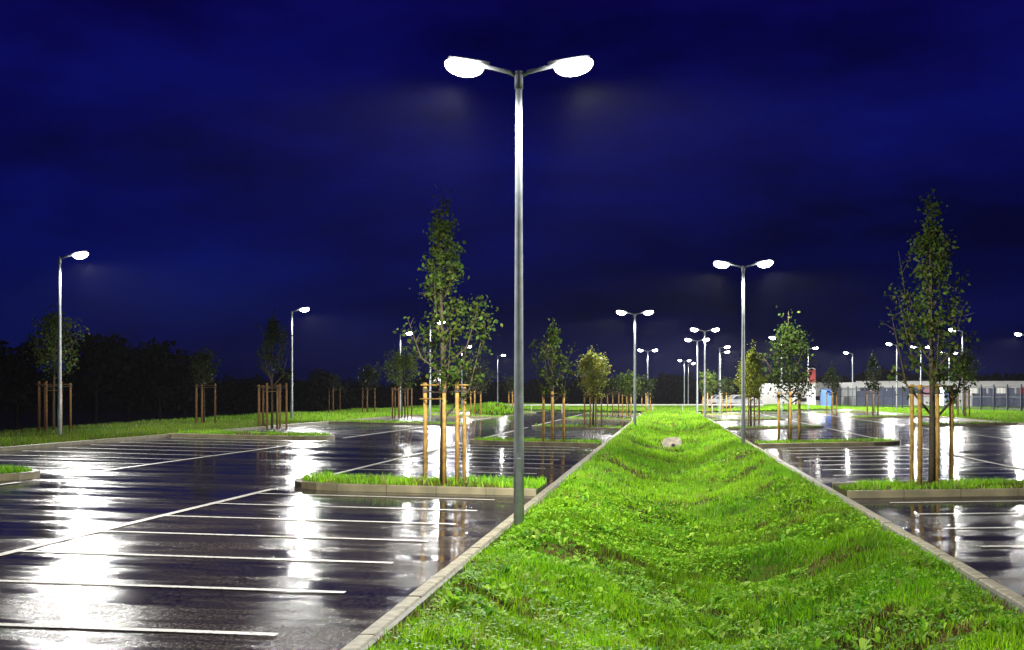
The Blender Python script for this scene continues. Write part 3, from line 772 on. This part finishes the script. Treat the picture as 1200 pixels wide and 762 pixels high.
# name, px, d, H, halfwidth, crown base, style, leaves, size, colours, label, frame kind, frame label
spec = [
 (519, 28.2, 5.55, .76, 1.20, 'open', 3000, .085, LEAF_MID, 'tall loose-leaved young tree on the first left island', 'A', 'four tall round stakes around the tree on the first left island'),
 (1092, 28.2, 5.45, .90, 1.10, 'open', 3000, .085, LEAF_MID, 'tall thin-crowned young tree on the first right island', 'B', 'four tall round stakes around the tree on the first right island'),
 (648, 53.3, 4.5, .72, 1.4, 'open', 1000, .12, LEAF_MID, 'narrow straggly young tree on the second left island right of the nearest pole', 'T', 'stakes around the tree on the second left island'),
 (925, 53.3, 4.75, 1.0, 1.30, 'dense', 2900, .105, LEAF_DIM, 'dense broad young tree on the second right island', 'T', 'stakes around the dense tree on the second right island'),
 (695, 78.5, 4.2, 1.05, 1.45, 'round', 3600, .11, LEAF_YEL, 'round ball-crowned tree on the third left island', 'Q', 'stakes under the ball-crowned tree on the third left island'),
 (880, 78.5, 4.45, 1.0, 1.3, 'cone', 3200, .11, LEAF_BRT, 'yellow-green cone-shaped tree right of the second lamp', 'Q', 'stakes around the yellow-green cone-shaped tree'),
 (737, 104, 3.3, 1.0, 1.3, 'dense', 900, .18, LEAF_MID, 'dim young tree behind the third median lamp', 'Q', 'stakes behind the third median lamp'),
 (757, 129, 3.4, 1.1, 1.3, 'dense', 700, .20, LEAF_DRK, 'darker young tree right of the third median lamp', 'T', 'stakes right of the third median lamp'),
 (829, 128, 3.9, .85, 1.6, 'round', 1200, .15, LEAF_MID, 'small bright tree beside the close pair of median lamps', 'T', 'stakes under the small bright tree by the close pair of lamps'),
 (851, 128, 3.3, .9, 1.4, 'dense', 700, .18, LEAF_DRK, 'dim tree between the close pair of lamps and the second lamp', 'T', 'stakes under the dim tree left of the second lamp'),
 (975, 113, 4.1, .9, 1.5, 'cone', 700, .15, LEAF_DRK, 'slim staked tree in front of the blue panel', 'T', 'stakes in front of the blue panel'),
 (1023, 105, 4.9, .75, 1.7, 'cone', 900, .15, LEAF_DRK, 'slim pointed staked tree before the white building', 'T', 'stakes of the slim pointed tree before the white building'),
 (1130, 97, 4.6, 1.1, 1.8, 'dense', 1100, .15, LEAF_MID, 'green tree on the verge right of the near right tree', 'T', 'stakes on the verge right of the near right tree'),
 (63, 57, 5.1, 1.05, 2.0, 'dense', 1900, .12, LEAF_MID, 'leafy young tree behind the lamp at the far left', 'F', 'framed timber support under the leafy tree at the far left'),
 (239, 68, 3.8, .75, 1.75, 'dense', 900, .12, LEAF_DRK, 'dark staked tree on the left verge before the dark trees', 'S', 'thin stakes under the dark tree on the left verge'),
 (319, 66, 5.2, .85, 1.7, 'open', 1300, .13, LEAF_DRK, 'tall dim tree left of the second left lamp', 'F', 'sturdy framed support left of the second left lamp'),
 (391, 118, 3.2, .6, 1.7, 'dense', 250, .16, LEAF_DRK, 'small shadowed tree between second and third left lamps', 'S', 'shadowed stakes between the second and third left lamps'),
 (431, 106, 3.5, 1.0, 1.8, 'dense', 700, .16, LEAF_DRK, 'dark tree left of the broad staked tree', 'S', 'grey stakes left of the broad staked tree'),
 (471, 96, 4.3, 1.35, 1.7, 'round', 2200, .13, LEAF_MID, 'broad tree on the left verge below the third left lamp', 'F', 'framed support under the broad tree below the third left lamp'),
 (557, 108, 3.9, 1.3, 1.5, 'dense', 900, .16, LEAF_DRK, 'dim tree right of the near left tree', 'T', 'stakes under the dim tree right of the near left tree'),
 (601, 125, 3.2, .8, 1.4, 'dense', 500, .16, LEAF_DRK, 'dim tree just left of the nearest lamp pole', 'T', 'stakes just left of the nearest lamp pole'),
 (718, 118, 3.0, .9, 1.4, 'dense', 500, .18, LEAF_DRK, 'dim tree between the round tree and the third median lamp', 'S', 'stakes between the round tree and the third median lamp'),
]
for k, (px, d, H, cw, cb, st, nl, sz, colr, lab, fk, fl) in enumerate(spec):
    x, y = P(px, d)
    onis = any(yy - .1 < y < yy + 3.7 for yy in IY)
    z = G(x, y) + (ISL if onis and abs(x) < 17.2 else 0)
    if x < XL: z = float(vz_l(np.array([x]), np.array([y]))[0])
    if x > XR: z = float(vz_r(np.array([x]), np.array([y]))[0])
    young_tree(x, y, z, H, cw, cb, lab, GT, st, nl, sz, colr, 100+k*7)
    if fk == 'A': offs = [(-.37, .22), (.07, -.34), (.28, -.12), (.36, .30)]; h = 1.92; bars = [(0, 3, 1.86), (0, 1, 1.60)]
    elif fk == 'B': offs = [(-.33, .20), (-.25, -.18), (.04, -.36), (.36, .05)]; h = 1.90; bars = [(0, 3, 1.84)]
    elif fk == 'T': offs = TR; h = 1.8; bars = [(0, 1, 1.72)]
    elif fk == 'Q': offs = [(-.45, .1), (-.14, -.32), (.15, -.30), (.42, .15)]; h = 1.75; bars = [(0, 3, 1.65)]
    elif fk == 'S': offs = [(-.42, .2), (0, -.3), (.45, .2)]; h = 1.9; bars = [(0, 2, 1.8)]
    else: offs = [(-.62, .1), (-.52, .42), (-.12, -.42), (.12, .40), (.42, -.30), (.60, .12)]; h = 1.95; bars = [(0, 5, 1.85), (2, 4, 1.62), (1, 3, 1.8)]
    frame(x, y, z, offs, h, bars, fl, GF, 0.045 if fk in 'AB' else 0.05, M['stake_dim'] if fk in 'FS' else None)
    if fk in 'AB':
        pass

# trees in the dark behind the verges
def dark_tree(px, d, H, w, label, seed, base=-1.9):
    rr = np.random.default_rng(seed); x, y = P(px, d)
    M['dark_bark'] = M.get('dark_bark') or mat('dark_bark', (0.015, 0.013, 0.01), 0.95, spec=0.0)
    root = thing('broad_tree', (x, y, base), label, 'tree', 'dark full-grown trees beyond the car park')
    MB().tube([(0,0,-.3), (0,0,H*.3), (0.1,0,H*.7)], [.03*H, .022*H, .006*H], 8).build('trunk', M['dark_bark'], root, True)
    lb = MB()
    for k in range(9):
        a = k*2.4; hh = H*(.25+.05*k); lb.tube([(0,0,hh), (math.cos(a)*w*.5, math.sin(a)*w*.5, hh+H*.12), (math.cos(a)*w*.85, math.sin(a)*w*.85, hh+H*.2)], [.01*H, .007*H, .003*H], 5, False)
    lb.build('limbs', M['dark_bark'], root, True)
    C_ = []
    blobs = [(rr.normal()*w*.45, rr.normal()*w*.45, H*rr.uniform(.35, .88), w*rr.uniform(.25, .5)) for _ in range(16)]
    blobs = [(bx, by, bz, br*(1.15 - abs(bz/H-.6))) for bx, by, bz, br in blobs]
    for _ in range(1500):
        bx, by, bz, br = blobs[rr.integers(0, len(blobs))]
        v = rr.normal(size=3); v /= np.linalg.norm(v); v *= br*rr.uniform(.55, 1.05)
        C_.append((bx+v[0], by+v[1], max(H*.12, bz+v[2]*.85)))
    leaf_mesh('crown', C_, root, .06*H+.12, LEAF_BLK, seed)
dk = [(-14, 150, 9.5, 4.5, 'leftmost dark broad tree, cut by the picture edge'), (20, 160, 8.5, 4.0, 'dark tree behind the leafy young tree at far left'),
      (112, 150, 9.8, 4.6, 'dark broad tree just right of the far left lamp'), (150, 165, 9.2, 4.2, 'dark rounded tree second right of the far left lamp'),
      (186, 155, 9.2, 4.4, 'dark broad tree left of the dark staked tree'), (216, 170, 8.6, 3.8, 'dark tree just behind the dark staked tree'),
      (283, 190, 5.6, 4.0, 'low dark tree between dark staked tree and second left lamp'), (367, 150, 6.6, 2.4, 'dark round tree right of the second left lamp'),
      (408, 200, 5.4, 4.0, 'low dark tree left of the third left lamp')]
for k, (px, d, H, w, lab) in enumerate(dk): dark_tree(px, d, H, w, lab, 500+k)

# far wood along the horizon, one mass
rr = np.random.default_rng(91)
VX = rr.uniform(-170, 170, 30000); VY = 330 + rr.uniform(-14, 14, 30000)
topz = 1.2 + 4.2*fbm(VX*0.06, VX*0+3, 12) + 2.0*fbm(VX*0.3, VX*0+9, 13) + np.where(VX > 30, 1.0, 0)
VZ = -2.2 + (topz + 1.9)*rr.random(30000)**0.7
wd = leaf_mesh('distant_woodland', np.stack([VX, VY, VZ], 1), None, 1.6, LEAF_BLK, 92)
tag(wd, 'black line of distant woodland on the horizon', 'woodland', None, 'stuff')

# ------------------------------------------------------------------ things at the far end
# culvert headwall in the swale
x, y = P(787.5, 61)
zc = -0.10
hw = thing('culvert_headwall', (x, y, zc), 'pale concrete culvert end half sunk in the grass of the swale', 'culvert')
vs = []; fs = []
NS = 14; ri = .11
outer = [(-.36,-.35),(-.37,-.05),(-.31,.10),(-.12,.13),(.15,.15),(.32,.10),(.36,-.04),(.36,-.35)]
mb = MB(); mb.add([(a, 0, b) for a, b in outer] + [(a, .28, b) for a, b in outer], [tuple(range(8)), tuple(range(15, 7, -1))] + [(i, (i+1) % 8, 8+(i+1) % 8, 8+i) for i in range(8)])
mb.build('concrete_block', M['stone'], hw, False, 0.02)
mb = MB()
mb.tube([(0.05, -.03, -.16), (0.05, .02, -.16)], [.11, .11], 16); mb.build('pipe_rim', M['stone'], hw, True)
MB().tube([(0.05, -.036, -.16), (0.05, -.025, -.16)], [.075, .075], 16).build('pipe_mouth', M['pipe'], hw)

# guard rail across the far end
x0, y0 = P(585, 146); x1, y1 = P(905, 150)
gr = thing('guard_rail', (x0, y0, .1), 'thin pale guard rail crossing behind the far end of the median', 'guard rail')
MB().box(0, x1-x0, -.03, .03, .60, .72).build('rail', M['rail'], gr)
k = 0
while k*3.0 < x1-x0:
    MB().box(k*3.0+.1, k*3.0+.18, .032, .09, -.3, .70).build('post', M['rail'], gr); k += 1
gr.rotation_euler.z = math.atan2(y1-y0, x1-x0)

# triangular sign on the left verge
x, y = P(516, 93)
sg = thing('triangular_sign', (x, y, G(x, y)+.05), 'white triangular traffic sign on a thin post by the left verge', 'traffic sign')
MB().tube([(0,0,-.2), (0,0,2.9)], [.03, .03], 8).build('post', M['rail'], sg, True)
def tri(s, zc_, yy, t): 
    a = [(-s*.5, yy, zc_-s*.3), (s*.5, yy, zc_-s*.3), (0, yy, zc_+s*.56)]
    return MB().add(a + [(p[0], p[1]+t, p[2]) for p in a], [(0,1,2),(5,4,3),(0,3,4,1),(1,4,5,2),(2,5,3,0)])
tri(.85, 2.55, -.05, .012).build('sign_plate', M['white'], sg)
# mound
def mound(x, y, rx, ry, h, label):
    xs = np.linspace(-1, 1, 25); X_, Y_ = np.meshgrid(xs, xs); rr2 = np.clip(1-(X_**2+Y_**2), 0, 1)
    zf = lambda A, B: h*np.clip(1-((A/rx)**2+(B/ry)**2), 0, 1)**.7 + (fbm(A, B, 77)-.5)*.1 - .06
    o = grid('mound', xs*rx, xs*ry, zf, M['soil']); o.location = (x, y, G(x, y)); struct(o, label, 'mound')
    A, B = rng.uniform(-rx, rx, 4000), rng.uniform(-ry, ry, 4000); q = (A/rx)**2+(B/ry)**2 < .97; A, B = A[q], B[q]
    g = blades('grass', A, B, zf(A, B), np.full(len(A), .28), .09, o, simple=True); g['kind'] = 'stuff'
x, y = P(578, 122); mound(x, y, 1.9, 3.0, .75, 'rounded grassy mound left of the nearest lamp pole')

# pylon, annex, long building, fence
def facade(x, y, z, rz, w, dp, h, label, parts, name='flat_building', wallm=None):
    root = thing(name, (x, y, z), label, 'building', None, rz)
    MB().box(0, w, 0, dp, -.3, h).build('wall', wallm or M['white'], root)
    for kind, px0, px1, z0, z1, dd, m in parts:
        o = MB().box(px0, px1, -dd, -.003, z0, z1).build(kind, M[m], root)
    return root
def X_at(px, d): return P(px, d)
# long white building, d = 205
xa, ya = P(1003, 190); xb, yb = P(1235, 190)
Wb = math.hypot(xb-xa, yb-ya); rz = math.atan2(yb-ya, xb-xa); mp_ = Wb/232.0
parts = [('fascia', 0, Wb+.3, 2.35, 3.14, .35, 'white'), ('cladding', .05, 6.6, 0, 1.9, .06, 'wall_blue'), ('cladding', 14.6, Wb-.05, 0, 1.6, .06, 'wall_blue')]
for px0, px1, z0, z1, m in ((1008, 1019, 1.72, 2.30, 'dark'),):
    parts.append(('window', (px0-1003)*mp_, (px1-1003)*mp_, z0, z1, .05, m))
for q in range(9):
    a = (1136+q*11-1003)*mp_; parts.append(('window', a, a+.95, 1.35, 2.30, .05, 'glass' if q % 3 else 'warm'))
for q in range(5):
    a = (1030+q*10-1003)*mp_; parts.append(('window', a, a+.9, 1.6, 2.28, .05, 'glass'))
parts += [('entrance', (1099-1003)*mp_, (1107-1003)*mp_, .1, 2.3, .07, 'door'), ('poster_panel', (1081-1003)*mp_, (1089-1003)*mp_, 1.3, 2.3, .07, 'pink'),
          ('panel', (1109-1003)*mp_, (1114-1003)*mp_, .6, 2.3, .07, 'blue'), ('panel', (1194-1003)*mp_, (1203-1003)*mp_, 1.5, 2.6, .07, 'red')]
facade(xa, ya, .3, rz, Wb, 12, 3.0, 'long low white flat-roofed building behind the dark fence', parts)
xa, ya = P(952, 198); xb, yb = P(1003, 204)
Wc = math.hypot(xb-xa, yb-ya)
facade(xa, ya, .3, math.atan2(yb-ya, xb-xa), Wc, 9, 2.95, 'lower white annex at the left end of the long building',
   [('fascia', -.1, Wc-.02, 2.5, 3.02, .25, 'white'), ('window', .4, 1.5, .7, 1.25, .05, 'dark'), ('window', 1.9, 2.5, 1.7, 2.3, .05, 'glass'), ('cladding', 2.0, Wc-.1, 0, 1.6, .06, 'wall_blue')], 'flat_annex')
xa, ya = P(933, 192)
facade(xa, ya, .3, 0, 1.75, 5, 2.2, 'small pale kiosk half hidden behind the dense right tree', [('window', .3, 1.3, .55, 1.0, .05, 'dark'), ('roof', -.12, 1.85, 2.21, 2.40, .1, 'white')], 'kiosk')
xa, ya = P(951, 186)
py_ = thing('sign_pylon', (xa, ya, .3), 'white sign pylon with a red square at its top', 'pylon')
MB().box(-.45, .45, -.3, .3, -.2, 4.7).build('column', M['white'], py_)
MB().box(-.62, .46, -.36, -.303, 2.9, 4.5).build('red_square', M['red'], py_)
xa, ya = P(967, 178)
bp_ = thing('portable_cabin', (xa, ya, .3), 'bright blue cabin standing at the left end of the fence', 'cabin')
MB().box(-.5, .75, -.6, .6, 0, 2.0).build('wall', M['blue'], bp_); MB().box(-.55, .80, -.65, .65, 2.003, 2.14).build('roof', M['wall_blue'], bp_)
MB().box(-.35, .30, -.63, -.604, .05, 1.85).build('door', M['blue'], bp_)

# fence: posts, rails and pickets
fx0, fy0 = P(975, 172); fx1, fy1 = P(1235, 122)
FL = math.hypot(fx1-fx0, fy1-fy0); fr_ = thing('picket_fence', (fx0, fy0, .3), 'dark blue steel picket fence in front of the long white building', 'fence', None, math.atan2(fy1-fy0, fx1-fx0))
npst = int(FL/2.5)+1
pm = MB().box(-.04, .045, -.045, .045, -.2, 2.35).mesh('post'); pm.materials.append(M['fence'])
for i in range(npst):
    o = bpy.data.objects.new('post', pm); COL.objects.link(o); o.parent = fr_; o.location = (i*2.5, 0, 0)
for zz in (.25, 1.25, 2.05):
    MB().box(0, (npst-1)*2.5, .047, .075, zz-.025, zz+.025).build('rail', M['fence'], fr_)
qm = MB().box(-.025, .025, -.012, .012, .08, 2.2).mesh('picket'); qm.materials.append(M['fence'])
npk = int(FL/.25)
pk = MB()
for i in range(npk):
    if i < 290:
        o = bpy.data.objects.new('picket', qm); COL.objects.link(o); o.parent = fr_; o.location = (i*.25+.12, .09, 0)
    else: pk.box(i*.25+.09, i*.25+.15, .078, .102, .08, 2.2)
if pk.v: pk.build('far_pickets', M['fence'], fr_)['kind'] = 'stuff'

# parked cars far away by the rail
def car(x, y, z, rz, label, m):
    c = thing('parked_car', (x, y, z), label, 'car', 'cars parked at the far end', rz)
    L_, W_ = 4.2, 1.7
    prof = [(-2.1,.30),(-2.1,.75),(-1.95,.92),(-1.35,1.0),(-.75,1.42),(.75,1.45),(1.55,1.0),(2.0,.9),(2.1,.6),(2.08,.3)]
    n = len(prof)
    vs = [(a, -W_/2+(.12 if b > 1.05 else 0), b) for a, b in prof] + [(a, W_/2-(.12 if b > 1.05 else 0), b) for a, b in prof]
    MB().add(vs, [tuple(range(n)), tuple(range(2*n-1, n-1, -1))]+[(i, (i+1) % n, n+(i+1) % n, n+i) for i in range(n)]).build('body', m, c, False, .04)
    for sy in (-1, 1):
        MB().add([(-1.15, sy*.855, 1.02), (-.7, sy*.80, 1.34), (.7, sy*.80, 1.36), (1.35, sy*.855, 1.02)], [(0,1,2,3)]).build('side_window', M['dark'], c)
        for sx in (-1.3, 1.3):
            MB().tube([(sx, sy*.72, .32), (sx, sy*.88, .32)], [.32, .32], 14).build('wheel', M['tyre'], c)
for (px, d, rzz, lb) in ((847, 168, .3, 'pale car parked under the trees behind the guard rail, left one'), (868, 160, .25, 'pale car parked behind the guard rail beside the second lamp pole')):
    x, y = P(px, d); car(x, y, .25, rzz, lb, M['carpaint'])

# thin haze added so that the lamps get a faint halo
v = bpy.data.materials.new('haze'); v.use_nodes = True
n = v.node_tree.nodes; n.clear(); o_ = n.new('ShaderNodeOutputMaterial'); pv = n.new('ShaderNodeVolumePrincipled')
pv.inputs['Density'].default_value = 0.00007; pv.inputs['Color'].default_value = (.9, .9, 1, 1); pv.inputs['Anisotropy'].default_value = 0.0
v.node_tree.links.new(pv.outputs[0], o_.inputs['Volume'])
hz = MB().box(-230, 230, -60, 400, -5, 12).build('haze', v); tag(hz, 'thin added haze glowing faintly round the lamps', 'haze', None, 'stuff')
